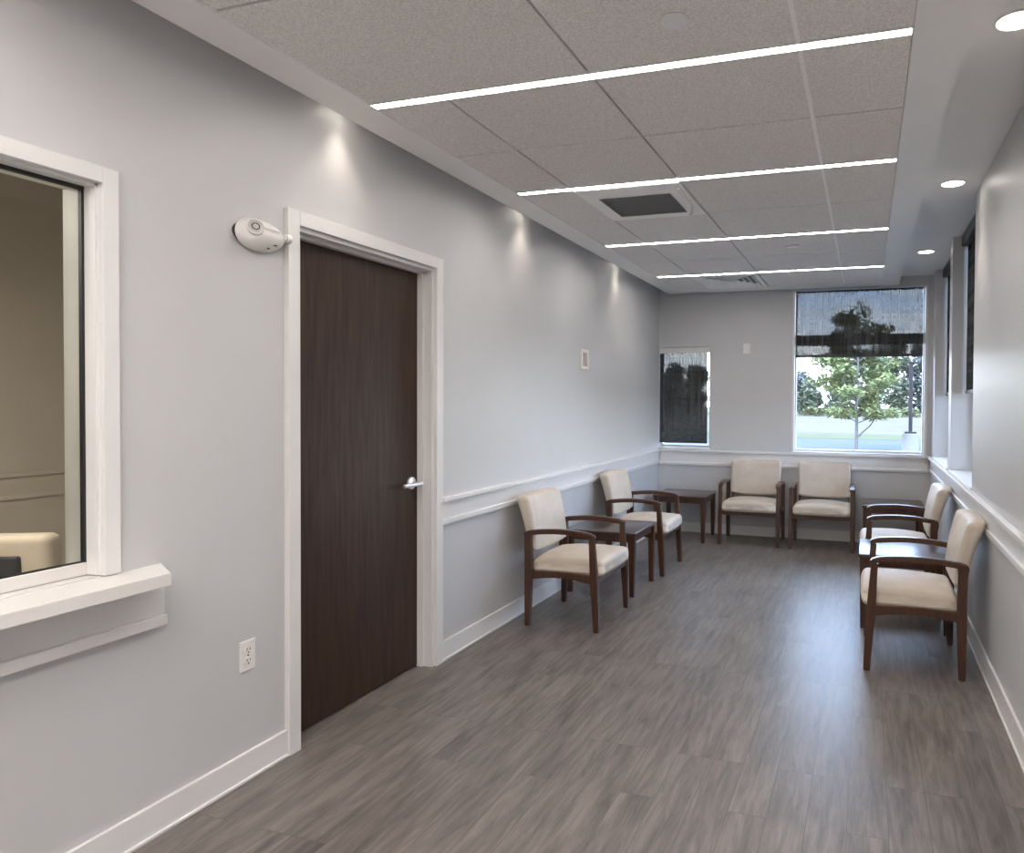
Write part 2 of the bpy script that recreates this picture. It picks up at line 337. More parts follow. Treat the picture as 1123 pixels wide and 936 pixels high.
# ------------------------------------------------------------ linear lights
names = {3: 'long glowing linear ceiling light nearest the viewer', 4: 'second glowing linear ceiling light, just before the dark return grille',
         5: 'third glowing linear ceiling light, beyond the dark return grille', 6: 'farthest and shortest-looking glowing linear ceiling light, near the end wall'}
for i, y in enumerate(strips_y):
    t = thing('linear_light', names.get(i, 'glowing linear ceiling light behind the viewer'), 'ceiling light', (0, y, ZC), 0, 'linear lights in the dropped ceiling')
    bm = bmesh.new()
    bx(bm, TX0 + 0.004, TX1 - 0.004, -SW + 0.001, -SW + 0.006, -0.002, 0.028); bx(bm, TX0 + 0.004, TX1 - 0.004, SW - 0.006, SW - 0.001, -0.002, 0.028)
    bx(bm, TX0 + 0.003, TX0 + 0.008, -SW + 0.006, SW - 0.006, -0.002, 0.028); bx(bm, TX1 - 0.008, TX1 - 0.003, -SW + 0.006, SW - 0.006, -0.002, 0.028)
    obj('housing', bm, M['grid'], t)
    obj('diffuser', B((TX0 + 0.009, TX1 - 0.009, -SW + 0.007, SW - 0.007, 0.0, 0.012)), M['strip'], t)

# ------------------------------------------------------------ downlights
def downlight(x, y, r, label, power, group, size=math.radians(72), seen=True, blend=1.0):
    t = thing('recessed_downlight', label, 'downlight', (x, y, ZH), 0, group)
    bm = bmesh.new(); lathe(bm, [(r * 1.13, 0), (r * 1.13, -0.004), (r * 0.98, -0.006), (r * 0.94, -0.003), (r * 0.94, 0)]); obj('trim_ring', bm, M['plastic'], t, True)
    bm = bmesh.new(); cyl(bm, (0, 0, -0.002), r * 0.93, 0.003, seg=40); obj('lamp_lens', bm, M['lampglow'], t, True)
    l = bpy.data.lights.new('downlight_beam', 'SPOT'); l.energy = power; l.spot_size = size; l.spot_blend = blend; l.color = WARM; l.shadow_soft_size = 0.035
    lo = bpy.data.objects.new('downlight_beam', l); C.objects.link(lo); lo.location = (x, y, ZH - 0.03)
    return t
gr = 'round downlights over the window side'
for y, lab in ((2.61, 'round recessed downlight at the top right corner, cut by the frame'), (4.43, 'middle round recessed downlight on the window side'), (6.36, 'farthest round recessed downlight, near the large window')):
    downlight(0.447, y, 0.062, lab, SPOT_R, gr)
downlight(0.447, 0.8, 0.062, 'round recessed downlight behind the viewer on the window side', SPOT_R, gr)
for y, lab in ((2.55, 'small downlight in the gap above the door'), (4.24, 'small downlight in the gap above the wall past the door'), (6.11, 'small downlight in the gap above the far left chair'), (0.80, 'small downlight in the gap above the office window')):
    downlight(XL + 0.082, y, 0.030, lab, SPOT_L, 'small downlights in the gap over the left wall', size=math.radians(86), blend=1.0)

# unseen area lamps added as fill for the near end of the room
for y in (-1.0, 0.3):
    l = bpy.data.lights.new('room_fill_light', 'AREA'); l.shape = 'RECTANGLE'; l.size = 1.6; l.size_y = 0.5; l.energy = ROOM_FILL; l.color = NEUT
    lo = bpy.data.objects.new('room_fill_light', l); C.objects.link(lo); lo.location = (-0.9, y, ZC - 0.02)

# ------------------------------------------------------------ rails, baseboards
def rail_y(name, x, s, y0, y1, label, top=0.881):
    """chair rail on a wall at x, s=+1 protrudes to +x"""
    bm = bmesh.new()
    f = lambda a, b: (min(x + s * a, x + s * b), max(x + s * a, x + s * b))
    bx(bm, *f(0, 0.010), y0, y1, 0.755, top - 0.022)
    bx(bm, *f(0, 0.034), y0, y1, top - 0.024, top, bevel=0.003)
    bx(bm, *f(0, 0.022), y0, y1, 0.735, 0.762, bevel=0.003)
    bx(bm, *f(0, 0.014), y0, y1, 0.728, 0.736)
    return struct(name, bm, M['trim'], label=label, cat='chair rail')
rail_y('trim_5', XL, 1, 3.315, YE, 'white chair rail along the left wall')
rail_y('trim_6', XR, -1, YB, YE, 'white chair rail along the right wall')
bm = bmesh.new()
bx(bm, XL + 0.03, XR - 0.03, YE - 0.010, YE, 0.715, 0.86); bx(bm, XL + 0.03, XR - 0.03, YE - 0.034, YE, 0.857, 0.881, bevel=0.003)
bx(bm, XL + 0.02, XR - 0.02, YE - 0.022, YE, 0.722, 0.750, bevel=0.003)
struct('trim_7', bm, M['trim'], label='white chair rail across the end wall', cat='chair rail')
def base(name, b, label):
    bm = bmesh.new(); bx(bm, *b, bevel=0.003)
    struct(name, bm, M['trim'], label=label, cat='baseboard')
bm = bmesh.new(); bx(bm, XL, XL + 0.014, YB, 2.25, 0, 0.105, bevel=0.003); bx(bm, XL, XL + 0.014, 3.322, YE, 0, 0.105, bevel=0.003)
bx(bm, XL, XL + 0.022, YB, 2.25, 0, 0.012, bevel=0.003); bx(bm, XL, XL + 0.022, 3.322, YE, 0, 0.012, bevel=0.003)
struct('baseboard_left', bm, M['trim'], label='white baseboard along the left wall', cat='baseboard')
bm = bmesh.new(); bx(bm, XR - 0.014, XR, YB, YE, 0, 0.115, bevel=0.003); bx(bm, XR - 0.022, XR, YB, YE, 0, 0.012, bevel=0.003)
struct('baseboard_right', bm, M['trim'], label='white baseboard along the right wall', cat='baseboard')
bm = bmesh.new(); bx(bm, XL + 0.014, XR - 0.014, YE - 0.014, YE, 0, 0.105, bevel=0.003); bx(bm, XL + 0.02, XR - 0.02, YE - 0.022, YE, 0, 0.012, bevel=0.003)
struct('baseboard_back', bm, M['trim'], label='white baseboard across the end wall', cat='baseboard')

# ------------------------------------------------------------ door
d = bpy.data.objects.new('door_1', None); C.objects.link(d); d['kind'] = 'structure'; d['label'] = 'dark walnut veneer door in a white frame'; d['category'] = 'door'
d.location = (XL, 2.786, 0)
def rel(o_boxes, loc):
    return [(a - loc[0], b - loc[0], c - loc[1], e - loc[1], f - loc[2], g_ - loc[2]) for a, b, c, e, f, g_ in o_boxes]
DL = (XL, 2.786, 0)
DX = XL - 0.078                   # door face
obj('door_leaf', B(*rel([(DX - 0.045, DX, 2.333, 3.240, 0.008, 2.066)], DL), bevel=0.002), M['door'], d)
fb = [(XL - 0.002, XL + 0.024, 2.250, 2.310, 0, 2.142), (XL - 0.002, XL + 0.024, 3.262, 3.322, 0, 2.142), (XL - 0.002, XL + 0.024, 2.31, 3.262, 2.085, 2.142)]
bm = B(*rel(fb, DL), bevel=0.002)
jb = [(XLo, XL + 0.004, 2.306, 2.330, 0, 2.09), (XLo, XL + 0.004, 3.243, 3.266, 0, 2.09), (XLo, XL + 0.004, 2.33, 3.243, 2.068, 2.09),
      (DX + 0.001, DX + 0.034, 2.328, 2.340, 0, 2.07), (DX + 0.001, DX + 0.034, 3.232, 3.245, 0, 2.07), (DX + 0.001, DX + 0.034, 2.33, 3.243, 2.056, 2.07)]
for b in rel(jb, DL): bx(bm, *b)
obj('door_frame', bm, M['trim'], d)
h = bpy.data.objects.new('door_handle', None)
bm = bmesh.new()
hy = 3.180 - DL[1]; hz = 0.970; hx = DX - DL[0]
lathe(bm, [(0.0001, 0.012), (0.022, 0.012), (0.031, 0.009), (0.033, 0.004), (0.033, 0.0)], c=(hx, hy, hz), axis='x')
cyl(bm, (hx + 0.034, hy, hz), 0.0095, 0.05, 'x', 20)
hd = obj('door_handle', bm, M['chrome'], d, True)
bm = bmesh.new()
cyl(bm, (hx + 0.062, hy - 0.066, hz), 0.0100, 0.155, 'y', 20, bevel=0.003)
obj('lever', bm, M['chrome'], hd, True)

# ------------------------------------------------------------ office window in the left wall
w1 = bpy.data.objects.new('window_1', None); C.objects.link(w1); w1['kind'] = 'structure'; w1['label'] = 'glazed reception window into the office'; w1['category'] = 'window'
GX = -2.206
bm = B((XL - 0.002, XL + 0.022, 1.54, 1.588, 0.873, 2.078), (XL - 0.002, XL + 0.022, 0.10, 0.15, 0.873, 2.078), (XL - 0.002, XL + 0.022, 0.15, 1.54, 2.03, 2.078), bevel=0.002)
bx(bm, XLo - 0.006, XL, 1.532, 1.545, 0.875, 2.04); bx(bm, XLo - 0.006, XL, 0.145, 0.158, 0.875, 2.04); bx(bm, XLo - 0.006, XL, 0.15, 1.54, 2.022, 2.035)
obj('window_frame', bm, M['trim'], w1)
bm = B((GX - 0.02, GX + 0.006, 0.158, 1.532, 0.873, 0.912), bevel=0.003); obj('bottom_track', bm, M['sill'], w1)
bm = B((GX - 0.010, GX + 0.003, 1.524, 1.532, 0.91, 2.022), (GX - 0.012, GX + 0.004, 0.158, 0.17, 0.91, 2.022), (GX - 0.012, GX + 0.004, 0.158, 1.532, 2.012, 2.022), (GX - 0.01, GX, 0.158, 1.532, 0.911, 0.916))
obj('gasket', bm, M['black'], w1)
obj('pane', B((GX - 0.007, GX - 0.003, 0.165, 1.525, 0.912, 2.016)), M['glass'], w1)
obj('window_sill', B((XLo - 0.03, XL + 0.0005, 0.1505, 1.5395, 0.8305, 0.872)), M['sill'], w1)
# ledge
t = thing('transaction_ledge', 'thick white laminate ledge under the office window', 'ledge', (XL, 0.9, 0.84))
bm = bmesh.new()
bx(bm, 0.001, 0.152, -0.85, 0.747, -0.010, 0.030, bevel=0.003)
vs = [v for v in bm.verts if v.co.x < 0.02 and v.co.y > 0.7]
for v in vs: v.co.y += 0.085
obj('ledge_top', bm, M['sill'], t)
bm = bmesh.new(); bx(bm, 0.0, 0.018, -0.85, 0.832, -0.13, -0.010, bevel=0.002); bx(bm, 0.0, 0.030, -0.85, 0.832, -0.167, -0.132, bevel=0.004); bx(bm, 0, 0.018, -0.85, 0.825, -0.135, -0.13)
obj('apron_moulding', bm, M['trim'], t)

# office beyond
struct('floor_2', B((-4.95, XLo, -1.4, 4.3, -0.12, 0)), M['office_wall'], label='office floor beyond the reception window', cat='floor')
struct('ceiling_2', B((-5.0, XLo, -1.5, 4.4, 2.74, 2.84)), M['highceil'], label='office ceiling beyond the reception window', cat='ceiling')
struct('wall_office', B((-5.0, -4.9, -1.5, 4.4, -0.1, 2.8), (-5.0, XLo, 4.3, 4.4, -0.1, 2.8), (-5.0, XLo, -1.5, -1.4, -0.1, 2.8)), M['office_wall'], label='beige office wall seen through the reception window', cat='wall')
bm = bmesh.new(); bx(bm, -4.9, -4.886, -1.4, 4.3, 0.79, 0.94); bx(bm, -4.9, -4.87, -1.4, 4.3, 0.92, 0.945, bevel=0.003); bx(bm, -4.9, -4.88, -1.4, 4.3, 0.785, 0.81, bevel=0.003)
struct('trim_8', bm, M['office_wall'], label='beige chair rail on the office wall', cat='chair rail')
l = bpy.data.lights.new('office_fill_light', 'AREA'); l.shape = 'RECTANGLE'; l.size = 0.6; l.size_y = 0.6; l.energy = OFFICE; l.color = (1.0, 0.90, 0.77)  # unseen lamp added to brighten the office behind the glass
lo = bpy.data.objects.new('office_fill_light', l); C.objects.link(lo); lo.location = (-3.3, 1.4, 2.2)

t = thing('office_chair', 'cream upholstered chair back with a dark rear shell, behind the reception glass', 'chair', (-3.65, 2.14, -0.018), math.radians(-72))
bm = bmesh.new(); cushion(bm, 0.10, 0.52, 0.40, 0.035, lambda c: (c.x + 0.10 * max(0, c.z) * 0.6 + 0.5 * c.y * c.y * -1, c.y, c.z + 0.62), (3, 10, 8)); obj('backrest', bm, M['fabric'], t, True)
bm = bmesh.new(); cushion(bm, 0.03, 0.32, 0.30, 0.012, lambda c: (c.x + 0.052 + 0.06 * max(0, c.z) - 0.5 * c.y * c.y, c.y - 0.0, c.z + 0.58), (2, 8, 6)); obj('back_shell', bm, M['dark_frame'], t, True)
bm = bmesh.new(); cushion(bm, 0.50, 0.50, 0.09, 0.035, lambda c: (c.x - 0.27, c.y, c.z + 0.46), (6, 6, 2)); obj('seat', bm, M['fabric'], t, True)
bm = bmesh.new(); cyl(bm, (-0.27, 0, 0.26), 0.025, 0.34); obj('gas_column', bm, M['dark_frame'], t, True)
bm = bmesh.new()
for k in range(5):
    a = k * 2 * PI / 5; dx, dy = math.cos(a), math.sin(a)
    st = [(0.02, 0.11), (0.28, 0.07)]
    sweep(bm, st, lambda i: [(-0.27 + dx * st[i][0] - dy * 0.02 * s, dy * st[i][0] + dx * 0.02 * s, st[i][1] + q) for s, q in ((-1, -.015), (1, -.015), (1, .015), (-1, .015))])
    cyl(bm, (-0.27 + dx * 0.28, dy * 0.28, 0.03), 0.03, 0.04, 'y', 16)
obj('star_base', bm, M['dark_frame'], t)
bm = bmesh.new(); bx(bm, -0.02, 0.05, -0.03, 0.03, 0.42, 0.50, bevel=0.005); bx(bm, -0.3, 0.04, -0.03, 0.03, 0.40, 0.425, bevel=0.005); obj('back_bracket', bm, M['dark_frame'], t)

# ------------------------------------------------------------ end-wall windows
def win(name, label): 
    o = bpy.data.objects.new(name, None); C.objects.link(o); o['kind'] = 'structure'; o['label'] = label; o['category'] = 'window'; return o
w2 = win('window_2', 'small narrow window in the left of the end wall')
bm = B((XL, XL + 0.02, YE + 0.10, YE + 0.15, 0.90, 1.985), (-1.617, -1.597, YE + 0.10, YE + 0.15, 0.90, 1.985), (XL + 0.02, -1.617, YE + 0.10, YE + 0.15, 0.90, 0.93), (XL + 0.02, -1.617, YE + 0.10, YE + 0.15, 1.955, 1.985))
obj('window_frame', bm, M['white_frame'], w2)
obj('pane', B((XL + 0.02, -1.617, YE + 0.12, YE + 0.126, 0.93, 1.955)), M['glass'], w2)
bm = bmesh.new(); bx(bm, XL + 0.001, -1.590, YE - 0.012, YE + 0.10, 0.882, 0.902, bevel=0.002); obj('window_sill', bm, M['trim'], w2)
w3 = win('window_3', 'large window in the right of the end wall')
bm = B((-0.725, -0.700, YE + 0.09, YE + 0.16, 0.885, 2.54), (0.520, 0.552, YE + 0.09, YE + 0.16, 0.885, 2.54), (-0.7, 0.52, YE + 0.09, YE + 0.16, 0.885, 0.915), (-0.7, 0.52, YE + 0.09, YE + 0.16, 2.532, 2.54))
obj('window_frame', bm, M['white_frame'], w3)
obj('transom', B((-0.70, 0.52, YE + 0.10, YE + 0.15, 1.985, 2.09)), M['dark_frame'], w3)
obj('pane', B((-0.70, 0.52, YE + 0.12, YE + 0.126, 0.915, 1.985)), M['glass'], w3)
obj('pane', B((-0.70, 0.52, YE + 0.12, YE + 0.126, 2.09, 2.532)), M['glass'], w3)
bm = bmesh.new(); bx(bm, -0.735, 0.562, YE - 0.022, YE + 0.09, 0.879, 0.893, bevel=0.002)
bx(bm, -0.733, -0.712, YE - 0.006, YE + 0.09, 0.893, 2.545); bx(bm, 0.532, 0.556, YE - 0.006, YE + 0.09, 0.893, 2.545)
obj('window_sill', bm, M['trim'], w3)

# right-wall windows
def rwin(name, y0, y1, label):
    w = win(name, label)
    bm = B((0.765, 0.80, y0, y0 + 0.03, 0.885, 2.64), (0.765, 0.80, y1 - 0.03, y1, 0.885, 2.64), (0.765, 0.80, y0 + 0.03, y1 - 0.03, 0.885, 0.925), (0.765, 0.80, y0 + 0.03, y1 - 0.03, 2.60, 2.64))
    obj('window_frame', bm, M['white_frame'], w)
    obj('pane', B((0.78, 0.785, y0 + 0.03, y1 - 0.03, 0.925, 2.60)), M['glass'], w)
    bm = bmesh.new(); bx(bm, XR - 0.012, 0.765, y0 + 0.001, y1 - 0.001, 0.883, 0.897, bevel=0.002); obj('window_sill', bm, M['sill'], w)
    return w
rwin('window_4', 4.70, 5.87, 'nearer window of the right wall')
rwin('window_5', 6.04, 7.27, 'farther window of the right wall')

# ------------------------------------------------------------ roller blinds
def blind_x(x0, x1, y, z0, z1, label, valance=None):
    t = thing('roller_blind', label, 'roller blind', ((x0 + x1) / 2, y, z1), 0, 'charcoal roller blinds'); w = (x1 - x0) / 2; h = z1 - z0
    obj('fabric', B((-w, w, -0.0008, 0.0008, -h, 0)), M['shade'], t)
    bm = bmesh.new(); bx(bm, -w, w, -0.007, 0.007, -h - 0.004, -h + 0.022, bevel=0.003); obj('bottom_bar', bm, M['dark_frame'], t)
    bm = bmesh.new(); cyl(bm, (0, 0.010, -0.0085), 0.008, 2 * w, 'x', 24); obj('roller_tube', bm, M['dark_frame'], t, True)
    if valance:
        bm = bmesh.new(); bx(bm, -w - valance[2], w + valance[3], -0.03, -0.02, -valance[0], valance[1], bevel=0.002); obj('valance', bm, M['trim'], t)['label'] = 'white valance strip'
    return t
blind_x(-2.157, -1.628, YE + 0.045, 0.955, 1.975, 'dark charcoal roller blind lowered over the small narrow window', valance=(0.055, 0.008, 0.0, 0.028))
blind_x(-0.704, 0.515, YE + 0.045, 1.862, 2.535, 'dark charcoal roller blind half lowered over the large end window')
def blind_y(y0, y1, x, z0, z1, label):
    t = thing('roller_blind', label, 'roller blind', (x, (y0 + y1) / 2, z1), 0, 'charcoal roller blinds'); w = (y1 - y0) / 2; h = z1 - z0
    obj('fabric', B((-0.0008, 0.0008, -w, w, -h, 0)), M['shade'], t)
    bm = bmesh.new(); bx(bm, -0.007, 0.007, -w, w, -h - 0.004, -h + 0.022, bevel=0.003); obj('bottom_bar', bm, M['dark_frame'], t)
    bm = bmesh.new(); bx(bm, -0.045, 0.05, -w, w, -0.075, -0.001, bevel=0.004); obj('cassette', bm, M['dark_frame'], t)
    return t
blind_y(4.712, 5.858, 0.702, 1.475, 2.638, 'dark charcoal roller blind on the nearer window of the right wall')
blind_y(6.052, 7.258, 0.702, 1.475, 2.638, 'dark charcoal roller blind on the farther window of the right wall')

# ------------------------------------------------------------ small wall and ceiling fittings
# duplex outlet
t = thing('wall_outlet', 'white duplex power outlet low on the wall left of the door', 'outlet', (XL, 2.069, 0.458))
bm = bmesh.new(); bx(bm, 0.0, 0.006, -0.0355, 0.0355, -0.056, 0.056, bevel=0.003); obj('cover_plate', bm, M['plastic'], t)
for s in (-1, 1):
    bm = bmesh.new(); cyl(bm, (0.007, 0, s * 0.020), 0.0165, 0.003, 'x', 24); r = obj('receptacle', bm, M['plastic'], t, True)
    obj('slots', B((0.008, 0.0092, -0.008, -0.0055, s * 0.020 - 0.001, s * 0.020 + 0.009), (0.008, 0.0092, 0.0055, 0.008, s * 0.020, s * 0.020 + 0.008), (0.008, 0.0092, -0.0025, 0.0025, s * 0.020 - 0.011, s * 0.020 - 0.006)), M['slot'], r)
bm = bmesh.new(); cyl(bm, (0.0065, 0, 0), 0.003, 0.002, 'x', 12); obj('screw', bm, M['slot'], t)
# recessed box with white frame
t = thing('wall_thermostat', 'small white framed beige control on the left wall between the light scallops', 'thermostat', (XL, 5.355, 1.732))
bm = bmesh.new()
for b in ((-0.075, -0.052, -0.079, 0.079), (0.052, 0.075, -0.079, 0.079), (-0.052, 0.052, -0.079, -0.056), (-0.052, 0.052, 0.053, 0.079)): bx(bm, 0, 0.016, *b)
obj('frame', bm, M['plastic'], t)
obj('face', B((0, 0.006, -0.052, 0.052, -0.056, 0.053)), M['plastic2'], t)
# blank plate on the end wall
t = thing('wall_plate', 'small blank white plate on the end wall between the windows', 'wall plate', (-1.203, YE, 1.957))
bm = bmesh.new(); bx(bm, -0.036, 0.036, -0.012, 0, -0.055, 0.055, bevel=0.004); obj('cover', bm, M['plastic'], t)
bm = bmesh.new(); bx(bm, -0.018, 0.018, -0.015, -0.011, -0.034, 0.034, bevel=0.002); obj('insert', bm, M['plastic'], t)
# emergency light
t = thing('emergency_light', 'white oval emergency light with two lamp heads beside the door frame', 'emergency light', (XL, 2.112, 2.003))
bm = bmesh.new()
bmesh.ops.create_uvsphere(bm, u_segments=40, v_segments=24, radius=1)
for v in bm.verts:
    c = v.co
    c.x = max(c.x, -0.02); e = 1 - 0.12 * c.x
    v.co = Vector((0.012 + c.x * 0.060, math.copysign(abs(c.y) ** 0.85, c.y) * 0.108 * e + 0.008, c.z * 0.058 * e * (1 - 0.12 * c.y)))
obj('housing', bm, M['plastic'], t, True)
bm = bmesh.new()
lathe(bm, [(0.106, 0.0), (0.106, 0.006), (0.100, 0.008)], c=(0, 0, 0), axis='x', cap=True)
for v in bm.verts: v.co.z *= 0.47; v.co.y += 0.005
obj('back_plate', bm, M['slot'], t, True)
def head(name, loc, rot, r):
    hobj = None
    bm = bmesh.new(); lathe(bm, [(0.0001, -0.012), (r * 0.8, -0.012), (r, -0.002), (r, 0.010), (r * 0.86, 0.014), (r * 0.84, 0.011)]); hobj = obj('lamp_head', bm, M['plastic'], t, True, loc=loc, rot=rot)
    bm = bmesh.new(); lathe(bm, [(r * 0.84, 0.010), (r * 0.6, 0.014), (0.0001, 0.015)]); obj('lens', bm, M['lens'], hobj, True)
    bm = bmesh.new(); lathe(bm, [(r * 0.5, 0.0145), (r * 0.45, 0.017), (r * 0.36, 0.0145)]); obj('lens_ring', bm, M['slot'], hobj, True)
head('a', (0.054, -0.052, 0.012), (0, math.radians(72), math.radians(-35)), 0.029)
bm = bmesh.new(); cyl(bm, (0.030, 0.122, 0.012), 0.018, 0.034, 'y', 24, bevel=0.005); obj('lamp_knob', bm, M['plastic'], t, True)
obj('indicator', B((0.060, 0.064, 0.030, 0.046, -0.034, -0.030)), M['slot'], t, rot=(0, 0, 0), loc=(-0.006, 0, 0.0))
obj('test_button', B((0.048, 0.053, 0.008, 0.016, -0.050, -0.046)), M['slot'], t)
bm = bmesh.new(); bx(bm, 0.0, 0.004, -0.03, 0.05, -0.002, 0.002, bevel=0.001); obj('seam', bm, M['plastic'], t, loc=(0.0705, 0.0, 0.018))

# sprinkler covers
def disc(x, y, r, label):
    bm = bmesh.new(); lathe(bm, [(0.0001, -0.012), (r * 0.97, -0.012), (r, -0.009), (r, -0.002), (r * 0.9, 0.0)]); 
    o = obj('sprinkler_cover', bm, M['white_frame'], None, True, loc=(x, y, ZC + 0.002)); tag(o, label, 'sprinkler cover', 'round sprinkler cover discs')
disc(-0.566, 2.124, 0.042, 'round white sprinkler cover in the ceiling tile nearest the viewer')
disc(-0.53, 5.424, 0.040, 'small far sprinkler cover disc between the third and fourth linear lights')

# return grille
cx0, cx1, cy0, cy1 = xs[1], xs[2], 3.645 + SW, 4.345
t = thing('return_air_grille', 'white framed return vent with dark louvred centre', 'ceiling vent', ((cx0 + cx1) / 2, (cy0 + cy1) / 2, ZC), 0)
wx, wy = (cx1 - cx0) / 2 - 0.004, (cy1 - cy0) / 2 - 0.006
ix0, ix1, iy0, iy1 = -0.215, 0.205, -0.165, 0.245
bm = bmesh.new()
for b in ((-wx, ix0, -wy, wy), (ix1, wx, -wy, wy), (ix0, ix1, -wy, iy0), (ix0, ix1, iy1, wy)): bx(bm, *b, -0.006, 0.022)
for b in ((ix0 - .004, ix0, iy0, iy1), (ix1, ix1 + .004, iy0, iy1), (ix0, ix1, iy0 - .004, iy0), (ix0, ix1, iy1, iy1 + .004)): bx(bm, *b, -0.009, 0.022)
obj('frame', bm, M['grid'], t)
bm = bmesh.new()
for k in range(26):
    y = iy0 + (iy1 - iy0) * (k + 0.5) / 26
    st = [(ix0, 0), (ix1, 0)]
    sweep(bm, st, lambda i: [(st[i][0], y - 0.006, -0.003), (st[i][0], y - 0.004, -0.003), (st[i][0], y + 0.009, 0.006), (st[i][0], y + 0.007, 0.006)])
obj('louvres', bm, M['grille'], t)
obj('plenum', B((ix0, ix1, iy0, iy1, 0.018, 0.022)), M['groove'], t)
bm = bmesh.new()
pts = [(wx - 0.028, -wy + 0.07), (wx - 0.030, -0.05), (wx - 0.035, 0.10), (wx - 0.05, 0.19), (wx - 0.09, wy - 0.02)]
st = pts
sweep(bm, st, lambda i: [(st[i][0] - 0.010, st[i][1], -0.006), (st[i][0] + 0.010, st[i][1], -0.006), (st[i][0] + 0.008, st[i][1], -0.022), (st[i][0] + 0.002, st[i][1], -0.022)])
obj('highlight_flap', bm, M['plastic'], t)  # raised white flap shaped to give the bright crescent highlight along the frame
# supply diffuser: nested square cones
cx0, cx1, cy0, cy1 = xs[1], xs[2], 6.440 + SW, 7.255
t = thing('supply_air_diffuser', 'white four-way supply diffuser in the ceiling near the end wall', 'ceiling vent', ((cx0 + cx1) / 2, (cy0 + cy1) / 2, ZC), 0)
wx, wy = (cx1 - cx0) / 2 - 0.004, (cy1 - cy0) / 2 - 0.006
def ring(bm, f0, z0, f1, z1, th=0.003):
    a = [bm.verts.new((sx * wx * f0, sy * wy * f0, z0)) for sx, sy in ((-1, -1), (1, -1), (1, 1), (-1, 1))]
    b = [bm.verts.new((sx * wx * f1, sy * wy * f1, z1)) for sx, sy in ((-1, -1), (1, -1), (1, 1), (-1, 1))]
    c = [bm.verts.new((v.co.x, v.co.y, v.co.z + th)) for v in a]; e = [bm.verts.new((v.co.x, v.co.y, v.co.z + th)) for v in b]
    for i in range(4):
        j = (i + 1) % 4
        bm.faces.new((a[i], a[j], b[j], b[i])); bm.faces.new((c[i], c[j], e[j], e[i])); bm.faces.new((a[i], a[j], c[j], c[i])); bm.faces.new((b[i], b[j], e[j], e[i]))
bm = bmesh.new(); ring(bm, 1.0, -0.004, 0.86, -0.006, 0.01); obj('frame', bm, M['grid'], t)
for f in (0.84, 0.66, 0.48, 0.30):
    bm = bmesh.new(); ring(bm, f, -0.012, f - 0.13, 0.016); obj('vane', bm, M['grid'], t)
bm = bmesh.new(); bx(bm, -wx * .16, wx * .16, -wy * .16, wy * .16, -0.010, -0.004, bevel=0.002); obj('centre_plate', bm, M['grid'], t)
obj('plenum', B((-wx * 0.9, wx * 0.9, -wy * 0.9, wy * 0.9, 0.022, 0.026)), M['groove'], t)

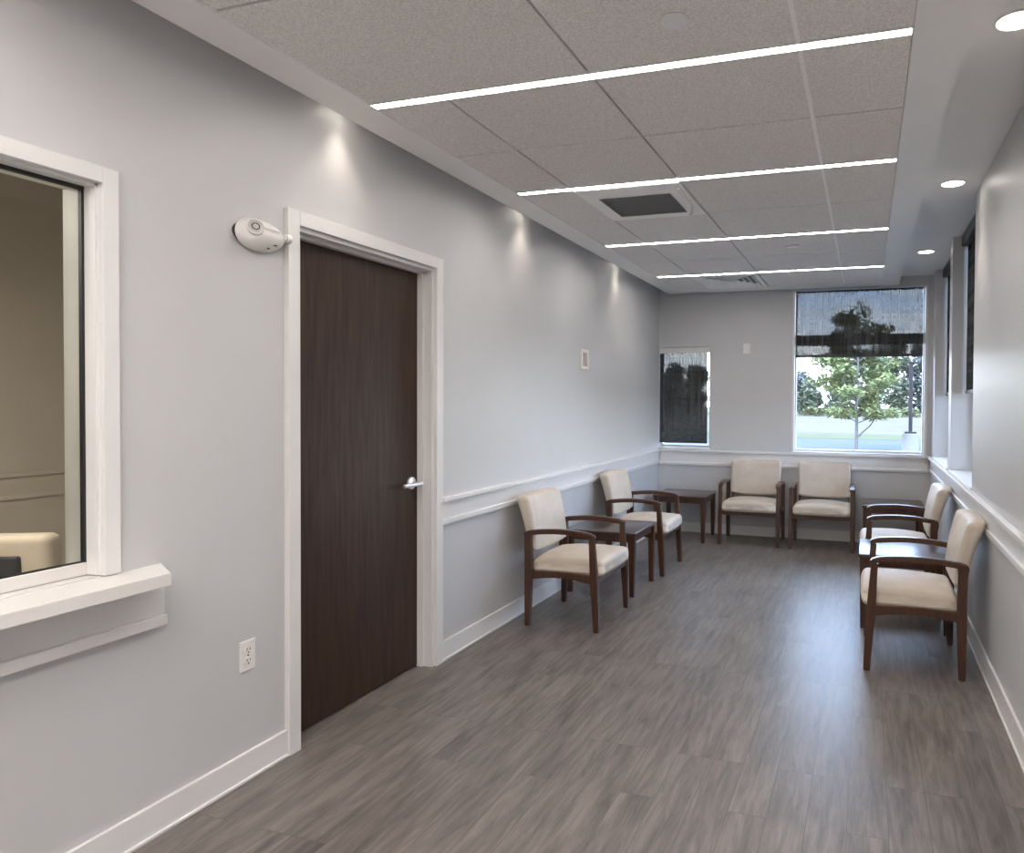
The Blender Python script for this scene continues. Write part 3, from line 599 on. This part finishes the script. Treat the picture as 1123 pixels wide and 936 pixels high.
# ------------------------------------------------------------ waiting chair
def make_chair():
    t = thing('waiting_chair', '', 'chair')
    W2 = 0.30; lw = 0.036
    for s in (-1, 1):
        x = s * (W2 - lw / 2)
        # front leg: foot forward, leans back up to the arm. stations: (front y, z, rear y, z)
        bm = bmesh.new(); strut(bm, [(-0.247, 0, -0.214, 0), (-0.243, 0.15, -0.203, 0.15), (-0.236, 0.30, -0.190, 0.30), (-0.228, 0.40, -0.186, 0.40), (-0.219, 0.50, -0.183, 0.50), (-0.212, 0.572, -0.180, 0.566)], x, lw)
        obj('leg', bm, M['chairwood'], t, True, ang=0.5)
        bm = bmesh.new(); strut(bm, [(0.212, 0, 0.243, 0), (0.204, 0.15, 0.245, 0.15), (0.200, 0.30, 0.246, 0.30), (0.200, 0.42, 0.246, 0.42), (0.202, 0.52, 0.248, 0.52), (0.204, 0.575, 0.250, 0.585)], x, lw)
        obj('leg', bm, M['chairwood'], t, True, ang=0.5)
        # arm: shallow arch, curved ends
        ar = []
        for k in range(13):
            u = k / 12; y = -0.217 + u * 0.470
            top = 0.590 + 0.024 * math.sin(PI * min(1, u * 0.9 + 0.1)) - 0.004 * (1 - u)
            if k == 0: top -= 0.010
            if k == 12: top -= 0.008
            th = 0.030 if 0 < k < 12 else 0.022
            ar.append((y, top, y, top - th))
        bm = bmesh.new(); strut(bm, ar, s * (W2 - 0.022), 0.044, 0.005); obj('armrest', bm, M['chairwood'], t, True, ang=0.5)
        sr = []
        for k in range(9):
            u = k / 8; y = -0.195 + u * 0.40; a = math.sin(PI * u)
            sr.append((y, 0.342 + 0.008 * a, y, 0.292 + 0.020 * a))
        bm = bmesh.new(); strut(bm, sr, s * (W2 - 0.018), 0.026, 0.003); obj('side_rail', bm, M['chairwood'], t, True, ang=0.5)
    bm = bmesh.new(); bx(bm, -W2 + lw, W2 - lw, -0.232, -0.208, 0.292, 0.330, bevel=0.003); obj('front_rail', bm, M['chairwood'], t)
    bm = bmesh.new(); bx(bm, -W2 + lw, W2 - lw, 0.205, 0.228, 0.292, 0.330, bevel=0.003); obj('rear_rail', bm, M['chairwood'], t)
    # seat
    def fs(c):
        u, v = c.x / 0.27, c.y / 0.235
        top = (c.z + 0.045) / 0.09
        dome = 0.035 * (1 - min(1, abs(u)) ** 2.4) * (1 - 0.55 * min(1, abs(v)) ** 3) * max(0, top)
        y = c.y - 0.022 - (0.012 * (1 - u * u) if c.y < -0.12 else 0)
        x = c.x * (1.0 if abs(c.x) < 0.24 else 1.0)
        return (x, y, c.z + 0.328 + 0.045 + dome - 0.012 * max(0, v) * max(0, top))
    bm = bmesh.new(); cushion(bm, 0.524, 0.468, 0.090, 0.030, fs, (12, 10, 3)); obj('seat', bm, M['fabric'], t, True, ang=1.2)
    # back: top leans back, lower edge bowed, slightly wrapped
    def fb(c):
        u = c.x / 0.255; w = (c.z + 0.1675) / 0.335
        lean = 0.192 + 0.098 * w + 0.03 * (w - 0.5) ** 2
        wrap = -0.030 * u * u * (0.3 + 0.7 * w)
        th = c.y * (0.62 + 0.50 * w)
        zz = c.z + 0.630 + 0.004 * (1 - u * u) if w > 0.5 else c.z + 0.630 - 0.016 * (1 - u * u) * (1 - w)
        belly = -0.014 * (1 - u * u) * (1 - (2 * w - 0.7) ** 2) if c.y < 0 else 0
        return (c.x, th + lean + wrap + belly + 0.022, zz)
    bm = bmesh.new(); cushion(bm, 0.512, 0.082, 0.335, 0.026, fb, (14, 3, 12)); obj('backrest', bm, M['fabric'], t, True, ang=1.2)
    for s in (-1, 1):
        bm = bmesh.new(); strut(bm, [(0.208, 0.31, 0.240, 0.31), (0.220, 0.45, 0.245, 0.45), (0.238, 0.56, 0.262, 0.56)], s * 0.236, 0.022, 0.003); obj('back_support', bm, M['chairwood'], t, True)
    return t
chair = make_chair()
G = 'matching waiting chairs with cream upholstery and dark wood frames'
spots = [(-1.768, 4.330, PI / 2, 'cream waiting chair by the left wall nearest the door'),
         (-1.772, 5.810, PI / 2, 'cream waiting chair by the left wall, beyond the side table'),
         (-1.083, 7.205, 0, 'left-hand cream waiting chair of the pair against the end wall'),
         (-0.400, 7.205, 0, 'right-hand cream waiting chair of the pair under the large window'),
         (0.226, 5.640, -PI / 2, 'cream waiting chair by the right wall under the windows, behind the side table'),
         (0.244, 4.225, -PI / 2, 'cream waiting chair by the right wall nearest the viewer')]
for i, (x, y, r, lab) in enumerate(spots):
    o = chair if i == 0 else copy_tree(chair)
    o.location = (x, y, 0); o.rotation_euler = (0, 0, r); tag(o, lab, 'chair', G)

# ------------------------------------------------------------ side tables
def make_table():
    t = thing('side_table', '', 'table'); H = 0.462; S = 0.27
    bm = bmesh.new(); bx(bm, -S, S, -S, S, H - 0.022, H, bevel=0.005, seg=3); obj('tabletop', bm, M['tabletop'], t, True)
    bm = bmesh.new(); k = S - 0.026
    bx(bm, -k, k, -k, -k + 0.02, H - 0.075, H - 0.022); bx(bm, -k, k, k - 0.02, k, H - 0.075, H - 0.022)
    bx(bm, -k, -k + 0.02, -k + 0.02, k - 0.02, H - 0.075, H - 0.022); bx(bm, k - 0.02, k, -k + 0.02, k - 0.02, H - 0.075, H - 0.022); obj('apron', bm, M['chairwood'], t)
    for sx in (-1, 1):
        for sy in (-1, 1):
            bm = bmesh.new(); cx, cy = sx * (S - 0.030), sy * (S - 0.030)
            st = [(0, 0.017), (0.2, 0.020), (H - 0.022, 0.023)]
            sweep(bm, st, lambda i: [(cx + a * st[i][1], cy + b * st[i][1], st[i][0]) for a, b in ((-1, -1), (1, -1), (1, 1), (-1, 1))])
            bmesh.ops.recalc_face_normals(bm, faces=bm.faces)
            bmesh.ops.bevel(bm, geom=[e for e in bm.edges if abs(e.verts[0].co.z - e.verts[1].co.z) > 0.05], offset=0.004, segments=2, affect='EDGES')
            obj('leg', bm, M['chairwood'], t)
    return t
tab = make_table()
for i, (x, y, lab) in enumerate([(-1.822, 5.115, 'dark wood side table between the two chairs on the left wall'),
                                 (-1.770, 7.205, 'dark wood side table in the far left corner beside the end-wall chairs'),
                                 (0.232, 4.925, 'dark wood side table between the two chairs on the right wall'),
                                 (0.238, 7.150, 'dark wood side table in the far right corner below the large window')]):
    o = tab if i == 0 else copy_tree(tab)
    o.location = (x, y, 0); tag(o, lab, 'table', 'matching dark side tables')

# ------------------------------------------------------------ outdoors
GZ = -0.15
struct('ground', B((-150, 150, -60, 31.5, GZ - 0.3, GZ)), M['asphalt'], label='pale pavement outside the window', cat='ground')
struct('ground_verge', B((-150, 150, 31.5, 36.5, GZ - 0.3, GZ + 0.01)), M['grass'], label='narrow grass verge beyond the pavement', cat='ground')
struct('ground_field', B((-150, 150, 36.5, 200, GZ - 0.3, GZ)), M['gravel'], label='pale gravel field before the tree line', cat='ground')
struct('ground_lawn', B((-150, 150, 84, 96, GZ - 0.2, GZ + 0.03)), M['grass'], label='yellow-green grass at the foot of the tree line', cat='ground')

def tube(bm, pts, r0, r1, seg=8):
    st = pts; n = len(st)
    def sec(i):
        d = (Vector(st[min(i + 1, n - 1)]) - Vector(st[max(i - 1, 0)])).normalized()
        a = d.cross(Vector((0.3, 1, 0.1))).normalized(); b = d.cross(a); r = r0 + (r1 - r0) * i / (n - 1)
        return [tuple(Vector(st[i]) + a * r * math.cos(2 * PI * k / seg) + b * r * math.sin(2 * PI * k / seg)) for k in range(seg)]
    sweep(bm, st, sec)
def leaves(bm, c, rad, n, size, flat=0.6):
    for _ in range(n):
        while True:
            p = Vector((random.uniform(-1, 1), random.uniform(-1, 1), random.uniform(-1, 1)))
            if p.length < 1: break
        p = Vector(c) + Vector((p.x * rad, p.y * rad, p.z * rad * flat))
        a = Vector((random.gauss(0, 1), random.gauss(0, 1), random.gauss(0, .5))).normalized(); b = a.cross(Vector((random.gauss(0, .5), random.gauss(0, .5), 1))).normalized()
        s = size * random.uniform(.6, 1.3)
        bm.faces.new([bm.verts.new(p + a * s * q + b * s * w) for q, w in ((-1, 0), (-.2, -.45), (1, 0), (-.2, .45))])
# young tree
T0 = Vector((-0.305, 23.5, GZ))
t = thing('young_tree', 'young light green tree outside the large window', 'tree', T0)
bm = bmesh.new()
tube(bm, [(0, 0, 0), (0.0, 0, 0.35), (0.01, 0, 1.0), (-0.02, 0, 1.8), (0.03, 0, 2.8), (0.0, 0, 3.9), (0.03, 0, 4.6)], 0.065, 0.012)
br = []
tube(bm, [(0.0, 0, 0.42), (0.18, 0.02, 0.62), (0.42, 0.05, 0.85), (0.66, 0.1, 1.25)], 0.035, 0.012)
for k in range(30):
    a = random.uniform(0, 2 * PI); z0 = random.uniform(0.9, 4.0); L = (1.40 - abs(z0 - 1.9) * 0.34) * random.uniform(.6, 1.0)
    e = (math.cos(a) * L, math.sin(a) * L, z0 + random.uniform(.05, .55)); m_ = (e[0] * .5, e[1] * .5, z0 + (e[2] - z0) * .35)
    tube(bm, [(0, 0, z0 - 0.15), m_, e], 0.020, 0.006, 5); br.append((m_, e))
obj('trunk', bm, M['bark'], t, True)
bm = bmesh.new()
for m_, e in br:
    for c, rr, n in ((e, .38, 130), (m_, .34, 80), (tuple((Vector(m_) + Vector(e)) / 2), .38, 110)): leaves(bm, c, rr, n, 0.085, 0.45)
leaves(bm, (0.5, 0.1, 1.25), .4, 160, .085, .5); leaves(bm, (0.02, 0, 4.3), .4, 150, .085, 1.0); leaves(bm, (-0.25, 0, 1.2), .42, 160, .085, .4)
obj('foliage', bm, M['leaf'], t)['kind'] = 'stuff'
# lamp pole
t = thing('parking_lot_pole', 'dark lamp pole on a white concrete base outside the large window', 'pole', (1.30, 24.0, GZ))
bm = bmesh.new(); cyl(bm, (0, 0, 0.30), 0.25, 0.60, seg=40, bevel=0.02); obj('concrete_base', bm, M['concrete'], t, True)
bm = bmesh.new(); bx(bm, -0.17, 0.17, -0.17, 0.17, 0.60, 0.66, bevel=0.01); bx(bm, -0.055, 0.055, -0.055, 0.055, 0.66, 2.78, bevel=0.01); obj('pole_shaft', bm, M['pole'], t)
bm = bmesh.new(); bx(bm, -0.075, 0.075, -0.075, 0.075, 2.78, 2.84, bevel=0.015); obj('pole_cap', bm, M['pole'], t)
# tree line
def far_tree(x, y, h, r, m, label, cat='tree', name='far_tree'):
    t = thing(name, label, cat, (x, y, GZ), 0, 'trees and bushes of the tree line')
    bm = bmesh.new(); tube(bm, [(0, 0, -0.05), (0.1, 0, h * .3), (0, 0, h * .8)], 0.18, 0.05); obj('trunk', bm, M['bark'], t, True)
    bm = bmesh.new()
    nb = 24
    for k in range(nb):
        z = h * (0.10 + 0.84 * random.random()); f = math.sin(PI * min(1, (z / h) ** 0.8 * 0.92 + 0.06)) ** .7
        a = random.uniform(0, 2 * PI); q = r * f * random.uniform(.2, .8)
        leaves(bm, (math.cos(a) * q, math.sin(a) * q, z), r * .5, 190, 0.30, .8)
    o = obj('foliage', bm, m, t); o['kind'] = 'stuff'
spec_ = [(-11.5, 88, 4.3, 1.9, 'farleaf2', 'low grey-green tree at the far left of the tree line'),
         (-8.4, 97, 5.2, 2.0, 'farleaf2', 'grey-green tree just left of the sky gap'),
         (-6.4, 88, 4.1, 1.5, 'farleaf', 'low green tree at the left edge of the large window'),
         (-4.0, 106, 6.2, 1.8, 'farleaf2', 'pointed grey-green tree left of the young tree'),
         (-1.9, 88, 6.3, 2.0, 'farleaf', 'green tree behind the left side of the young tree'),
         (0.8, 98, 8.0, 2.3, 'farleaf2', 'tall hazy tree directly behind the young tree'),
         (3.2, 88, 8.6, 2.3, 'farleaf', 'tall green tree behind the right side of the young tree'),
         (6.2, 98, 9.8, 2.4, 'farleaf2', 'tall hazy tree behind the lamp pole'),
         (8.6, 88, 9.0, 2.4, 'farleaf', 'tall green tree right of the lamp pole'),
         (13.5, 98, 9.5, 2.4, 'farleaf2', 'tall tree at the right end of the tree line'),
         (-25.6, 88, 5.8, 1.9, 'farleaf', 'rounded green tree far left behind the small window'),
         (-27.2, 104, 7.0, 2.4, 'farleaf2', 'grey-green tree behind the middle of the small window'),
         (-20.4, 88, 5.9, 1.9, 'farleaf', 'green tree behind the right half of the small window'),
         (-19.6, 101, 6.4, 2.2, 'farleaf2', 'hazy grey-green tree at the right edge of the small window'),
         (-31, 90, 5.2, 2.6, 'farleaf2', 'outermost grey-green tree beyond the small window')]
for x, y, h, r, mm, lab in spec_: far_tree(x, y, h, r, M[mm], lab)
for x, lab in ((-9.3, 'yellow-green bush at the left foot of the tree line'), (-5.0, 'yellow-green bush left of the young tree trunk'), (-0.7, 'yellow-green bush behind the young tree trunk'),
               (3.6, 'yellow-green bush between young tree and lamp pole'), (7.9, 'yellow-green bush right of the lamp pole')):
    t = thing('bush', lab, 'bush', (x, 81.5, GZ), 0, 'bushes in front of the tree line')
    bm = bmesh.new(); tube(bm, [(0, 0, 0), (0.05, 0, .3), (0, 0, .7)], .06, .02); obj('stem', bm, M['bark'], t)
    bm = bmesh.new()
    for k in range(6): leaves(bm, ((k - 2.5) * .52, 0, .55 + .12 * math.sin(k * 2.1)), .62, 160, .17, .75)
    obj('foliage', bm, M['shrub'], t)['kind'] = 'stuff'
